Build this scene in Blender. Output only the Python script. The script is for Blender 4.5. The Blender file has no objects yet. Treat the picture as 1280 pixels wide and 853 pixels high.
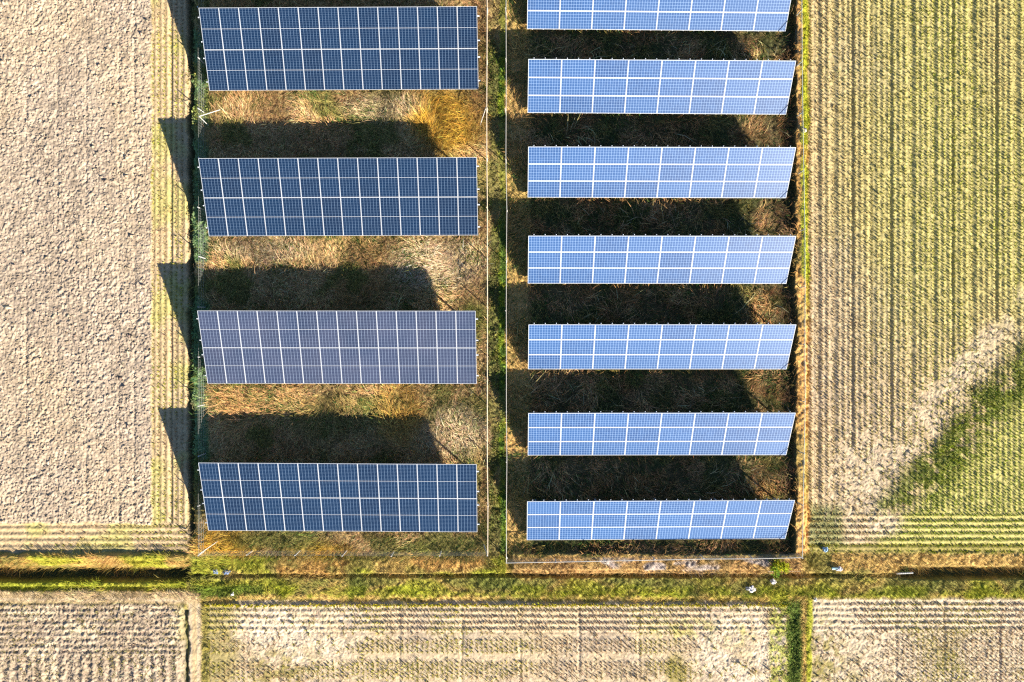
import bpy, bmesh, math
import numpy as np

# ------------------------------------------------------------------ camera, sky, sun, exposure
SC = bpy.context.scene
COL = SC.collection
HC = 44.5                      # drone height above the ground (m)
FPX = 900.0                    # focal length in pixels of the 1280 px wide photograph
cam = bpy.data.cameras.new('camera')
cam.sensor_fit = 'HORIZONTAL'
cam.sensor_width = 36.0
cam.lens = 36.0 * FPX / 1280.0
cam.clip_start = 0.5
cam.clip_end = 9000
camo = bpy.data.objects.new('camera', cam)
COL.objects.link(camo)
camo.location = (0, 0, HC)
camo.rotation_euler = (0, 0, 0)
SC.camera = camo

SUN_EL, SUN_AZ = math.radians(25.5), math.radians(131.1)
world = bpy.data.worlds.new('World')
SC.world = world
world.use_nodes = True
sky = world.node_tree.nodes.new('ShaderNodeTexSky')
sky.sky_type = 'NISHITA'
sky.sun_disc = False
sky.sun_elevation = SUN_EL
sky.sun_rotation = SUN_AZ
bg = world.node_tree.nodes['Background']
sky.dust_density = 0.4
sky.ozone_density = 4.5
bg.inputs[1].default_value = 0.052
world.node_tree.links.new(sky.outputs[0], bg.inputs[0])
sun = bpy.data.lights.new('sun', 'SUN')
sun.energy = 5.0
sun.angle = math.radians(0.5)
sun.color = (1.0, 0.89, 0.72)
suno = bpy.data.objects.new('sun', sun)
COL.objects.link(suno)
suno.location = (30, -26, 60)
suno.rotation_euler = (math.radians(90) - SUN_EL, 0, math.pi - SUN_AZ)
SC.view_settings.view_transform = 'Standard'
SC.view_settings.look = 'None'
SC.view_settings.gamma = 1
SC.view_settings.use_curve_mapping = False
SC.view_settings.exposure = 1.55
SC.render.engine = 'CYCLES'
SC.cycles.use_denoising = False
SC.cycles.filter_width = 1.3
SC.cycles.max_bounces = 4
SC.cycles.diffuse_bounces = 2
SC.cycles.glossy_bounces = 2
SC.cycles.transmission_bounces = 2

R = np.random.default_rng(7)
GS = FPX / HC                  # photo pixels per metre on the ground


def gx(u): return (np.asarray(u, float) - 640.0) / GS
def gy(v): return (426.5 - np.asarray(v, float)) / GS


# ------------------------------------------------------------------ noise
_tab = np.random.default_rng(3).random((16, 256, 256)).astype(np.float32)


def vn(x, y, seed=0):
    t = _tab[seed % 16]
    x = x + seed * 17.31
    y = y + seed * 9.77
    xi = np.floor(x); yi = np.floor(y)
    fx = (x - xi).astype(np.float32); fy = (y - yi).astype(np.float32)
    fx = fx * fx * (3 - 2 * fx); fy = fy * fy * (3 - 2 * fy)
    xi = xi.astype(np.int64) & 255; yi = yi.astype(np.int64) & 255
    x1 = (xi + 1) & 255; y1 = (yi + 1) & 255
    a = t[yi, xi]; b = t[yi, x1]; c = t[y1, xi]; d = t[y1, x1]
    return (a + (b - a) * fx) * (1 - fy) + (c + (d - c) * fx) * fy


def fbm(x, y, oct=3, seed=0):
    s = 0; a = 1.0; n = 0
    for i in range(oct):
        s = s + a * vn(x, y, seed + i); n += a
        x, y = 1.62 * x - 1.18 * y, 1.18 * x + 1.62 * y
        a *= 0.5
    return s / n


def sm(t):
    t = np.clip(t, 0, 1)
    return t * t * (3 - 2 * t)


def above(t, t0, w): return sm((t - t0) / w + 0.5)


def rect(u, v, u0, u1, v0, v1, w=3):
    return above(u, u0, w) * (1 - above(u, u1, w)) * above(v, v0, w) * (1 - above(v, v1, w))


def blob(u, v, cu, cv, ru, rv, w=0.5):
    d = np.sqrt(((u - cu) / ru) ** 2 + ((v - cv) / rv) ** 2)
    return 1 - sm((d - 1) / w + 0.5)


C_ = dict(
    chaff=(.505, .415, .295), straw=(.45, .34, .20), strawy=(.40, .37, .125), pink=(.395, .322, .248), brownstubble=(.33, .262, .19),
    drybeige=(.84, .53, .26), drybrown=(.46, .25, .105), orange=(.50, .275, .09), gold=(.62, .36, .04),
    green=(.085, .15, .025), ygreen=(.29, .33, .02), dkgreen=(.025, .07, .025), olive=(.25, .215, .06), tan=(.52, .345, .12),
    mud_shade=(.10, .075, .05), grey=(.36, .31, .29), brick=(.38, .20, .10), deepgreen=(.025, .22, .09), thatch=(.15, .125, .05), darkthatch=(.035, .05, .024))
C_ = {k: np.array(c, np.float32) for k, c in C_.items()}


def swath(u, v):
    """signed distance (px) to the pale chaff swath and to the weedy swath across the right field"""
    a = np.array([1290., 385.]); b = np.array([1035., 650.])
    d = (b - a) / np.linalg.norm(b - a)
    n = np.array([-d[1], d[0]])
    s = (u - a[0]) * n[0] + (v - a[1]) * n[1]      # negative towards the lower right
    return -s


def field(u, v, fine=True):
    """ground height, colour and zone masks at photo pixel (u, v) of the ground plane"""
    x = gx(u); y = gy(v)
    n1 = fbm(x * .9, y * .9, 3, 1) - .5
    n2 = fbm(x * .9, y * .9, 3, 5) - .5
    n3 = fbm(x * 3.1, y * 3.1, 2, 9)
    big = fbm(x * .16, y * .16, 3, 2)
    mid = fbm(x * .55, y * .55, 3, 4)
    wu = u + 5 * n1 + 3 * (n3 - .5)
    wv = v + 5 * n2 + 3 * (n3 - .5)
    m = {}
    N = u.shape
    Ccol = np.empty(N + (3,), np.float32)
    H = np.zeros(N, np.float32)

    def put(mask, col, k=1.0):
        nonlocal Ccol
        mm = (mask * k)[..., None]
        Ccol = Ccol * (1 - mm) + (C_[col] if isinstance(col, str) else col) * mm

    Ccol[:] = C_['olive']
    # --- fields
    plough = rect(wu, wv, -9e3, 190, -9e3, 655, 4); m['plough'] = plough
    put(plough, C_['pink'] * .95); put(plough * sm((big - .4) * 4), 'straw', .25)
    st1 = np.clip(rect(wu, wv, 190, 236, -9e3, 690, 3) + rect(wu, wv, -9e3, 236, 655, 690, 3), 0, 1); m['st1'] = st1
    put(st1, 'straw'); put(st1 * sm((mid - .5) * 5), 'strawy', .7)
    rf = rect(wu, wv, 1010, 9e3, -9e3, 690, 3); m['rf'] = rf
    sd = swath(wu, wv) + 26 * (mid - .5) + 18 * n1
    put(rf, 'straw'); put(rf * sm((u - 950) / 190) * (1 - above(v, 430, 200)), 'strawy', .75)
    put(rf * sm((big - .35) * 4) * (1 - above(u, 1110, 160)), 'pink', .5)
    low = rf * above(sd, 60, 30); put(low, 'strawy', .9)
    chaff = rf * (1 - above(np.abs(sd + 4 - 12 * above(v, 520, 160)), 18, 30)) * sm((mid - .28) * 5); m['chaff'] = chaff
    chaff = np.maximum(chaff, rf * blob(wu, wv, 1080, 600, 45, 60, .9) * sm((n3 - .3) * 4))
    chaff = np.maximum(chaff, rf * blob(wu, wv, 1105, 655, 22, 16, .9))
    m['chaff'] = chaff
    put(chaff, 'chaff', .7)
    weed = rf * (1 - above(np.abs(sd - 48 - 10 * above(v, 560, 120)), 21, 22)) * (1 - above(v, 640, 30)) * sm((n3 + mid - .72) * 5); m['weed'] = weed
    put(weed, C_['green'] * .5 + C_['ygreen'] * .35, .75)
    put(rf * rect(wu, wv, 1005, 1055, 632, 690, 18), 'green', .6)
    rfb = rect(wu, wv, 1012, 9e3, 680, 691, 4); put(rfb, 'olive', .8)
    bm = rect(wu, wv, 258, 984, 752, 9e3, 4); m['bm'] = bm
    put(bm, C_['chaff'] * .6 + C_['straw'] * .4); put(bm * sm((mid - .45) * 4), 'pink', .6)
    put(bm * blob(wu, wv, 268, 800, 30, 90, .8), 'olive', .7)
    put(bm * blob(wu, wv, 900, 790, 75, 16, 1) * sm((n3 - .4) * 5), 'strawy', .9)
    lodge = np.maximum(blob(wu, wv, 370, 790, 75, 45, .8), blob(wu, wv, 930, 815, 60, 60, .7)); m['lodge'] = bm * lodge
    put(bm * lodge * sm((fbm(x * .8 + y * .5, y * .8, 3, 11) - .35) * 5), np.array([.60, .50, .38], np.float32), .85)
    put(bm * blob(wu, wv, 350, 842, 40, 28, .9) * sm((n3 - .35) * 4), 'olive', .8)
    put(bm * blob(wu, wv, 845, 838, 12, 22, .9), 'olive', .8)
    bl = rect(wu, wv, -9e3, 231, 756, 9e3, 4); m['bl'] = bl
    put(bl, 'brownstubble'); put(bl * sm((mid - .45) * 4), 'pink', .5)
    put(bl * sm((fbm(x * .8, y * .8, 2, 12) - .6) * 8), 'chaff', .8)
    br = rect(wu, wv, 1015, 9e3, 748, 9e3, 5); m['br'] = br
    put(br, 'chaff'); put(br * sm((mid - .5) * 4) * above(v, 790, 30), 'olive', .55)
    put(br * blob(wu, wv, 1025, 820, 30, 45, .9) * sm((n3 - .35) * 4), 'olive', .8)
    # --- verges
    vg = np.clip(1 - (plough + st1 + rf + bm + bl + br), 0, 1)
    m['vg'] = vg
    # left compound
    lc = rect(wu, wv, 240, 624, -9e3, 700, 3); m['lc'] = lc
    put(lc, 'drybeige'); put(lc * sm((mid - .50) * 6), 'drybrown', .5); put(lc * sm((n3 - .6) * 6), 'olive', .3)
    put(lc * sm((big - .55) * 6), 'orange', .5)
    gl = rect(wu, wv, 240, 262, -9e3, 640, 5) * (1 - .75 * sm((fbm(x * .3, y * .35, 2, 6) - .52) * 9)); m['gl'] = gl
    put(gl, 'deepgreen', .8)
    gold = np.maximum.reduce([blob(wu, wv, 560, 150, 48, 45, .7), blob(wu, wv, 282, 678, 38, 28, .6), 1.0 * blob(wu, wv, 400, 690, 45, 16, .8), .9 * blob(wu, wv, 300, 690, 30, 22, .8),
                              .7 * blob(wu, wv, 500, 515, 30, 40, .9)]); m['gold'] = gold * lc
    put(lc * gold, 'gold', .9)
    lg = np.maximum.reduce([blob(wu, wv, 350, 672, 60, 14, .8), blob(wu, wv, 560, 680, 40, 14, .8), .6 * blob(wu, wv, 420, 520, 60, 30, 1),
                            blob(wu, wv, 590, 405, 18, 30, .8), blob(wu, wv, 585, 600, 16, 40, .8)]); m['lg'] = lg * lc
    put(lc * lg, C_['olive'] * .5 + C_['green'] * .7, .85)
    put(lc * (1 - gold) * sm((fbm(x * .55 + 3, y * .55, 3, 8) - .53) * 9), C_['olive'] * .7 + C_['green'] * .6, .75)
    pale = np.maximum.reduce([blob(wu, wv, 545, 330, 55, 32, .8), blob(wu, wv, 570, 540, 38, 34, .8), .8 * blob(wu, wv, 480, 135, 45, 18, .8), .8 * blob(wu, wv, 330, 312, 60, 16, .9)])
    put(lc * pale, np.array([.80, .60, .40], np.float32), .75)
    put(lc * blob(wu, wv, 595, 60, 12, 90, .8), 'drybrown', .7)
    m['dead'] = np.clip(lc * (1 - gl) + 0, 0, 1)
    # strip between the two compounds
    gs = rect(wu, wv, 611, 633, -9e3, 712, 6) * (.35 + .65 * sm((fbm(x * .6, y * .3, 2, 8) - .3) * 6)); m['gs'] = gs
    put(gs, 'green'); put(gs * sm((n3 - .5) * 6), 'ygreen', .5)
    # right compound
    rc = rect(wu, wv, 633, 994, -9e3, 692, 3); m['rc'] = rc
    put(rc, 'drybrown'); put(rc * sm((mid - .42) * 6), 'drybeige', .45)
    put(rc * sm((fbm(x * .6, y * .6 + 5, 3, 8) - .54) * 9), C_['olive'] * .6 + C_['green'] * .5, .7)
    put(rc * rect(wu, wv, 630, 662, -9e3, 700, 8), 'tan', .75)
    put(rc * rect(wu, wv, 976, 996, -9e3, 700, 6), 'mud_shade', .6)  # shade below the east bank, painted in as a dark strip
    be = rect(wu, wv, 992, 1011, -9e3, 700, 3); m['be'] = be
    put(be, 'orange', .9); put(be * sm((n3 - .45) * 5), 'tan', .6); put(be * sm((mid - .5) * 6), 'olive', .6)
    yg = rect(wu, wv, 999, 1010, -9e3, 700, 4) * sm((fbm(x * .5, y * .35, 2, 13) - .50 + .6 * (1 - above(v, 90, 160))) * 7); m['yg'] = yg
    put(yg, 'ygreen', .9)
    # bottom verge
    bv = rect(wu, wv, -9e3, 9e3, 692, 753, 5) * (1 - rf) * (1 - st1) * vg; m['bv'] = bv
    put(bv, 'olive'); put(bv * sm((mid - .4) * 6), 'tan', .6)
    put(bv * (1 - above(wv, 716, 4)) * (1 - above(wu, 240, 10)) * sm((n3 - .3) * 4), 'orange', .55)
    put(bv * rect(wu, wv, -9e3, 240, 694, 712, 4) * sm((fbm(x * .35, y * .7, 2, 3) - .45) * 8), 'ygreen', .7)
    put(bv * rect(wu, wv, 240, 640, 694, 719, 4) * sm((fbm(x * .5, y * .9, 2, 3) - .5) * 8), 'ygreen', .6)
    put(bv * rect(wu, wv, 240, 640, 694, 719, 4) * sm((.45 - fbm(x * .5, y * .9, 2, 3)) * 8), 'orange', .6)
    put(bv * rect(wu, wv, 632, 1000, 694, 719, 4), 'brick', .5)
    gr = bv * rect(wu, wv, 640, 960, 697, 712, 5) * sm((fbm(x * .8, y * 1.4, 2, 10) - .5) * 9); m['gravel'] = gr
    put(gr, 'grey', .9)
    put(bv * rect(wu, wv, 1040, 9e3, 692, 714, 4), 'tan', .8)
    put(bv * rect(wu, wv, 240, 9e3, 724, 746, 6) * sm((fbm(x * .4, y * .8, 2, 14) - .5) * 8), 'ygreen', .65)
    put(bv * rect(wu, wv, 240, 9e3, 718, 746, 6), 'olive', .2)
    put(bv * rect(wu, wv, 240, 9e3, 722, 746, 6) * sm((.52 - fbm(x * .4, y * .8, 2, 14)) * 8), 'green', .5)
    put(bv * rect(wu, wv, 240, 9e3, 732, 748, 5) * sm((fbm(x * .7, y * .9, 2, 6) - .45) * 7), 'ygreen', .55)
    put(bv * rect(wu, wv, 240, 330, 732, 748, 5), 'green', .7)
    put(bv * rect(wu, wv, -9e3, 236, 727, 737, 3), 'ygreen', .7)
    put(bv * rect(wu, wv, 252, 1000, 744, 751, 4) * sm((n3 - .35) * 4), 'tan', .5)
    # tracks
    tr = np.maximum(rect(wu, wv, -9e3, 245, 739, 755, 4), rect(wu, wv, 235, 252, 742, 9e3, 3)); m['track'] = tr
    put(tr, 'straw', .95)
    ruts = np.maximum(rect(wu, wv, -9e3, 230, 748, 751, 2), np.maximum(rect(u, v, 236, 240, 755, 9e3, 2), rect(u, v, 246, 250, 755, 9e3, 2)))
    put(ruts, 'chaff', .7)
    edge_g = rect(wu, wv, 252, 262, 750, 9e3, 4); m['edge_g'] = edge_g; put(edge_g, 'olive', .9)
    put(rect(wu, wv, 222, 233, 752, 800, 5), 'olive', .45)
    cs = rect(wu, wv, 984, 1014, 746, 9e3, 4); m['cs'] = cs
    put(cs, 'tan', .7); put(rect(wu, wv, 962, 986, 744, 9e3, 6) * sm((n3 - .3) * 5), 'ygreen', .75); put(rect(wu, wv, 984, 1002, 750, 9e3, 6), C_['green'] * 1.15, .9); put(rect(wu, wv, 1008, 1015, 748, 9e3, 3), 'ygreen', .8)
    m['straw_col'] = Ccol.copy()
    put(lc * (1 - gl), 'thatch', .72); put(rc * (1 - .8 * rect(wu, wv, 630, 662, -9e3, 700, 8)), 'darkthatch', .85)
    # --- relief
    und = .10 * (mid - .5) + .05 * (n3 - .5)
    H += und * np.clip(vg, 0, 1)
    dl = rect(wu, v, 235, 241.5, -9e3, 690, 4)
    H -= .5 * dl; m['ditch'] = dl.copy()
    wd = v + 2.2 * n2 + 2.0 * (n3 - .5)
    dleft = (1 - above(u + 10 * n1, 238, 6))
    prof = np.clip((wd - 706) / 12, 0, 1) * (1 - sm((wd - 725.5) / 3.5))
    H -= .85 * prof * dleft; m['ditch'] = np.maximum(m['ditch'], prof * dleft)
    dright = above(u + 10 * n1, 1127, 10)
    prof = sm((wd - 706) / 8) * (1 - sm((wd - 722) / 4))
    H -= .55 * prof * dright; m['ditch'] = np.maximum(m['ditch'], prof * dright)
    dmid = (1 - dleft) * (1 - dright)
    prof = sm((wd - 716.5) / 3) * (1 - sm((wd - 720.5) / 2.5))
    dk = .10 + .34 * vn(x * .7, y * .2, 9) + .25 * rect(u, v, 990, 1035, 0, 900, 12)
    H -= dk * prof * dmid; m['ditch'] = np.maximum(m['ditch'], .5 * prof * dmid)
    # bund that shades the lower edge of the ploughed field and of the right field
    H += .26 * rect(wu, wd, -9e3, 236, 692.5, 700, 5)
    H += .20 * sm((wd - 745.5) / 2) * (1 - sm((wd - 748) / 4)) * dleft * 0
    H -= .16 * rect(wu, v + 2 * n2, -9e3, 232, 733.5, 738, 3)
    H -= .20 * rect(wu, v, 228, 235, 762, 9e3, 5); m['ditch'] = np.maximum(m['ditch'], .6 * rect(wu, v, 228, 235, 762, 9e3, 5))
    H -= .12 * rect(wu, v, 986, 997, 765, 9e3, 7)
    H -= .09 * rect(wu, v + 2 * n2 + 2 * n1, 258, 984, 748, 753, 4)
    # sunken floor of the right compound
    H -= .16 * (above(wu, 675, 50)) * (1 - above(wu, 992, 3)) * (1 - above(wd, 690, 3))
    H += .30 * np.maximum(rect(wu, v, 991.5, 1006, -9e3, 700, 3), rect(wu, wd, 640, 1004, 690, 712, 4))
    put(m['ditch'], C_['mud_shade'] * .4 + C_['dkgreen'] * .6, .8)
    # rows and furrows
    if fine:
        h_p = fbm(x * 2.2, y * 2.2, 2, 3) * .06 + np.abs(fbm(x * 6.4, y * 6.4, 2, 6) - .5) * .14 + (vn(x * 12.5, y * 12.5, 4) - .5) * .08
        lines = sum(np.exp(-((u - c + 1.5 * n1) / 2.0) ** 2) for c in (33, 72, 108, 149, 168))
        h_p = h_p + np.maximum(vn(x * 6.5, y * 6.5, 8) - .55, 0) * .13 + (vn(x * 16, y * 16, 5) - .5) * .06
        H += plough * (h_p * (.50 + .45 * mid) - .028 * lines * (.3 + 1.4 * vn(x * .3, y * .5, 6)))
        Ccol *= (1 + plough * (.5 * (vn(x * 8, y * 8, 11) - .5)) + plough * .35 * (fbm(x * 1.5, y * 1.5, 2, 12) - .5) + plough * .30 * (fbm(x * .9, y * .12, 3, 7) - .5) + plough * .22 * (big - .5))[..., None]
        rough = (vn(x * 7, y * 7, 7) - .5) * .022 + (vn(x * 14, y * 14, 8) - .5) * .028
        stub = np.clip(st1 + rf + bm + bl + br + tr, 0, 1)
        H += stub * rough * (1 + 1.6 * bl + .9 * m['chaff'] + .9 * m['lodge'] + .8 * br)
        H += bl * (np.abs(fbm(x * 3.5, y * 3.5, 2, 2) - .5) * .16)
        H += (m['lodge'] + m['chaff']) * (fbm(x * 2.2 + y * .8, y * 2.2, 2, 13) - .5) * .09
        # furrows along the rows
        rowf = rf * (1 - above(v, 642, 6)) * (1 - m['chaff'])
        fu = (1 + np.cos(2 * np.pi * (u - 1014) / 6.9)) * .5
        tracks = np.zeros_like(u)
        for c in (1022, 1042, 1065, 1089, 1113, 1139, 1167, 1191, 1215, 1245, 1270, 1299, 1324):
            tracks += np.exp(-((u - c + .8 * n1) / 2.2) ** 2)
        H += rowf * (.032 * fu - .065 * tracks * (.5 + mid) * (1 - above(sd, 40, 30)))
        hz = np.clip(rf * above(v, 642, 6) + rect(u, v, -9e3, 236, 655, 690, 4) * st1, 0, 1)
        H += hz * .03 * np.cos(2 * np.pi * (v - 645) / 8.0)
        H += st1 * (1 - above(v, 655, 5)) * (.02 * np.cos(2 * np.pi * (u - 195) / 7.2) - .07 * np.exp(-((u - 214) / 2.) ** 2))
        H += (bm * (1 - above(v, 792, 4)) + bl * (1 - above(v, 820, 6)) + br * (1 - above(v, 790, 5))) * .025 * np.cos(2 * np.pi * (v + 2.5 * n1 - 757) / 7.6)
        H += (bl * above(v, 820, 6)) * .04 * np.cos(2 * np.pi * (u + 6 * n1) / 13.0)
        for c in (349, 424, 499, 577, 650, 724, 799, 874, 949, 1120, 1180, 1250):
            H -= (bm + br) * .045 * (.3 + 1.2 * vn(x * .9, y * .9, 3)) * np.exp(-((u - c + 1.0 * n1) / 1.8) ** 2) * (1 - m['lodge'])
        H += np.clip(vg - tr, 0, 1) * ((vn(x * 5, y * 5, 10) - .5) * .12 + (vn(x * 11, y * 11, 12) - .5) * .06)
        Ccol *= (1 + .30 * (vn(x * 6, y * 6, 14) - .5) + .30 * (vn(x * 12, y * 12, 15) - .5))[..., None]
    return H, np.clip(Ccol, .004, .9), m


# ------------------------------------------------------------------ materials
def nodes_of(name):
    mt = bpy.data.materials.new(name)
    mt.use_nodes = True
    nt = mt.node_tree
    return mt, nt, nt.nodes['Principled BSDF']


def mat_plain(name, col, rough=.5, metal=0., spec=.5, var=.12, scale=6.):
    mt, nt, p = nodes_of(name)
    tc = nt.nodes.new('ShaderNodeTexCoord')
    no = nt.nodes.new('ShaderNodeTexNoise'); no.inputs['Scale'].default_value = scale; no.inputs['Detail'].default_value = 4
    ra = nt.nodes.new('ShaderNodeValToRGB')
    ra.color_ramp.elements[0].position = .3; ra.color_ramp.elements[1].position = .7
    ra.color_ramp.elements[0].color = tuple(c * (1 - var) for c in col) + (1,)
    ra.color_ramp.elements[1].color = tuple(min(1, c * (1 + var)) for c in col) + (1,)
    nt.links.new(tc.outputs['Object'], no.inputs['Vector'])
    nt.links.new(no.outputs['Fac'], ra.inputs['Fac'])
    nt.links.new(ra.outputs['Color'], p.inputs['Base Color'])
    p.inputs['Roughness'].default_value = rough
    p.inputs['Metallic'].default_value = metal
    p.inputs['Specular IOR Level'].default_value = spec
    return mt


def mat_tint(name, trans=.0, bump=0.):
    """base colour comes from the mesh's tint attribute, broken up by a fine procedural noise"""
    mt, nt, p = nodes_of(name)
    at = nt.nodes.new('ShaderNodeAttribute'); at.attribute_name = 'tint'
    tc = nt.nodes.new('ShaderNodeTexCoord')
    no = nt.nodes.new('ShaderNodeTexNoise'); no.inputs['Scale'].default_value = 14; no.inputs['Detail'].default_value = 6
    mr = nt.nodes.new('ShaderNodeMapRange'); mr.inputs['To Min'].default_value = .78; mr.inputs['To Max'].default_value = 1.22
    mx = nt.nodes.new('ShaderNodeVectorMath'); mx.operation = 'SCALE'
    nt.links.new(tc.outputs['Object'], no.inputs['Vector'])
    nt.links.new(no.outputs['Fac'], mr.inputs['Value'])
    nt.links.new(at.outputs['Color'], mx.inputs[0])
    nt.links.new(mr.outputs['Result'], mx.inputs['Scale'])
    nt.links.new(mx.outputs[0], p.inputs['Base Color'])
    p.inputs['Roughness'].default_value = .9
    p.inputs['Specular IOR Level'].default_value = .12
    if bump:
        b = nt.nodes.new('ShaderNodeBump'); b.inputs['Strength'].default_value = .7; b.inputs['Distance'].default_value = bump
        nt.links.new(no.outputs['Fac'], b.inputs['Height'])
        nt.links.new(b.outputs['Normal'], p.inputs['Normal'])
    if trans:
        out = nt.nodes['Material Output']
        t = nt.nodes.new('ShaderNodeBsdfTranslucent'); ms = nt.nodes.new('ShaderNodeMixShader'); ms.inputs[0].default_value = trans
        nt.links.new(mx.outputs[0], t.inputs['Color'])
        nt.links.new(p.outputs[0], ms.inputs[1]); nt.links.new(t.outputs[0], ms.inputs[2])
        nt.links.new(ms.outputs[0], out.inputs['Surface'])
    return mt


def mat_cells(name, cell, cell2, line, wu_, wv_, rough, spec, split=None, var=.2, dust_tint=0.):
    """solar cells: UV counts cells, silvery lines run between them"""
    mt, nt, p = nodes_of(name)
    L = nt.links.new

    def mth(op, a, b=None):
        n = nt.nodes.new('ShaderNodeMath'); n.operation = op
        for i, q in enumerate((a, b)):
            if q is None: continue
            if isinstance(q, (int, float)): n.inputs[i].default_value = q
            else: L(q, n.inputs[i])
        return n.outputs[0]
    uv = nt.nodes.new('ShaderNodeUVMap'); uv.uv_map = 'cells'
    sp = nt.nodes.new('ShaderNodeSeparateXYZ'); L(uv.outputs[0], sp.inputs[0])

    def lines(c, w):
        f = mth('FRACT', c); d = mth('ABSOLUTE', mth('SUBTRACT', f, .5))
        return mth('GREATER_THAN', d, .5 - w)
    lu = lines(sp.outputs[0], wu_); lv = lines(sp.outputs[1], wv_)
    ln = mth('MAXIMUM', lu, lv)
    oi = nt.nodes.new('ShaderNodeObjectInfo')
    tc = nt.nodes.new('ShaderNodeTexCoord')
    no = nt.nodes.new('ShaderNodeTexNoise'); no.inputs['Scale'].default_value = 2.2; no.inputs['Detail'].default_value = 5
    va = nt.nodes.new('ShaderNodeVectorMath'); va.operation = 'ADD'
    L(tc.outputs['Object'], va.inputs[0]); L(oi.outputs['Location'], va.inputs[1]); L(va.outputs[0], no.inputs['Vector'])
    # each cell a little different
    fl = nt.nodes.new('ShaderNodeVectorMath'); fl.operation = 'FLOOR'; L(uv.outputs[0], fl.inputs[0])
    fa = nt.nodes.new('ShaderNodeVectorMath'); fa.operation = 'ADD'; L(fl.outputs[0], fa.inputs[0]); L(oi.outputs['Location'], fa.inputs[1])
    wn = nt.nodes.new('ShaderNodeTexWhiteNoise'); L(fa.outputs[0], wn.inputs['Vector'])
    mx = nt.nodes.new('ShaderNodeMix'); mx.data_type = 'RGBA'
    mx.inputs[6].default_value = cell + (1,); mx.inputs[7].default_value = cell2 + (1,)
    f = mth('ADD', mth('MULTIPLY', no.outputs['Fac'], .5), mth('ADD', mth('MULTIPLY', oi.outputs['Random'], .9), mth('MULTIPLY', wn.outputs['Value'], var)))
    L(f, mx.inputs[0])
    m2 = nt.nodes.new('ShaderNodeMix'); m2.data_type = 'RGBA'; m2.inputs[7].default_value = line + (1,)
    L(mx.outputs[2], m2.inputs[6]); L(ln, m2.inputs[0])
    last = m2.outputs[2]
    if dust_tint:
        m3 = nt.nodes.new('ShaderNodeMix'); m3.data_type = 'RGBA'; m3.inputs[7].default_value = (.38, .34, .46, 1)
        n2 = nt.nodes.new('ShaderNodeTexNoise'); n2.inputs['Scale'].default_value = .5; n2.inputs['Detail'].default_value = 3
        L(va.outputs[0], n2.inputs['Vector'])
        L(mth('MULTIPLY', n2.outputs['Fac'], dust_tint), m3.inputs[0]); L(last, m3.inputs[6]); last = m3.outputs[2]
    L(last, p.inputs['Base Color'])
    p.inputs['Roughness'].default_value = rough
    p.inputs['Specular IOR Level'].default_value = spec
    p.inputs['Coat Weight'].default_value = .5
    p.inputs['Coat Roughness'].default_value = .04
    return mt


M_GROUND = mat_tint('ground_soil', bump=.02)
M_GRASS = mat_tint('grass_blades', trans=.22)
M_LEAF = mat_tint('weed_leaves', trans=.25)
M_FRAME = mat_plain('aluminium_frame', (.50, .54, .60), .42, 0, .5, .04)
M_GALV = mat_plain('galvanised_steel', (.62, .63, .64), .45, .35, .5, .12)
M_BACK = mat_plain('white_backsheet', (.72, .72, .72), .6)
M_NAVY = mat_cells('mono_cells', (.0008, .009, .033), (.002, .016, .052), (.16, .25, .39), .030, .026, .20, .35, dust_tint=.012)
M_NAVY_GREY = mat_cells('greyish_mono_cells', (.006, .015, .042), (.010, .024, .065), (.26, .34, .48), .032, .028, .24, .4, dust_tint=.11)  # paler navy with purplish grey mixed unevenly over the cells
M_BLUE = mat_cells('poly_cells', (.006, .040, .145), (.020, .076, .225), (.28, .42, .66), .035, .03, .38, .6, var=.35, dust_tint=.02)
M_REFLECTION_LINE = mat_plain('dark_reflection_line', (.03, .035, .05), .6)
M_WHITE = mat_plain('white_rail', (.52, .51, .48), .45, 0, .4, .06)
M_CREAM = mat_plain('cream_rail', (.60, .50, .37), .7, 0, .3, .2)
M_TEAL = mat_plain('grey_teal_rail', (.45, .50, .47), .5, 0, .4, .1)
M_WIRE = mat_plain('fence_wire', (.30, .32, .32), .5, .3)
M_SACK = mat_plain('white_plastic', (.78, .77, .80), .5, 0, .4, .15)
M_SKY = mat_plain('pale_blue_plastic', (.30, .48, .68), .5, 0, .4, .2)
M_DENIM = mat_plain('blue_grey_plastic', (.13, .19, .34), .6, 0, .3, .3)
M_PIPE = mat_plain('pale_pipe', (.34, .36, .37), .5, 0, .4, .1)
M_AQUA = mat_plain('pale_aqua_pipe', (.45, .70, .72), .45, 0, .4, .1)
M_CONC = mat_plain('grey_concrete', (.38, .35, .34), .85, 0, .2, .25)
M_BARK = mat_plain('twig_bark', (.16, .11, .06), .9)


# ------------------------------------------------------------------ mesh helpers
def raw_mesh(name, co, loops, starts, tint=None, mat=None, smooth=False):
    me = bpy.data.meshes.new(name)
    me.vertices.add(len(co)); me.vertices.foreach_set('co', np.ascontiguousarray(co, np.float32).ravel())
    me.loops.add(len(loops)); me.loops.foreach_set('vertex_index', np.ascontiguousarray(loops, np.int32))
    me.polygons.add(len(starts)); me.polygons.foreach_set('loop_start', np.ascontiguousarray(starts, np.int32))
    if smooth: me.polygons.foreach_set('use_smooth', np.ones(len(starts), bool))
    me.update(calc_edges=True)
    if tint is not None:
        a = me.attributes.new('tint', 'FLOAT_COLOR', 'POINT')
        rgba = np.ones((len(co), 4), np.float32); rgba[:, :3] = tint
        a.data.foreach_set('color', rgba.ravel())
    if mat: me.materials.append(mat)
    return me


def link(name, me, parent=None, loc=None, rot=None):
    o = bpy.data.objects.new(name, me)
    COL.objects.link(o)
    if parent: o.parent = parent
    if loc is not None: o.location = loc
    if rot is not None: o.rotation_euler = rot
    return o


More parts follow.
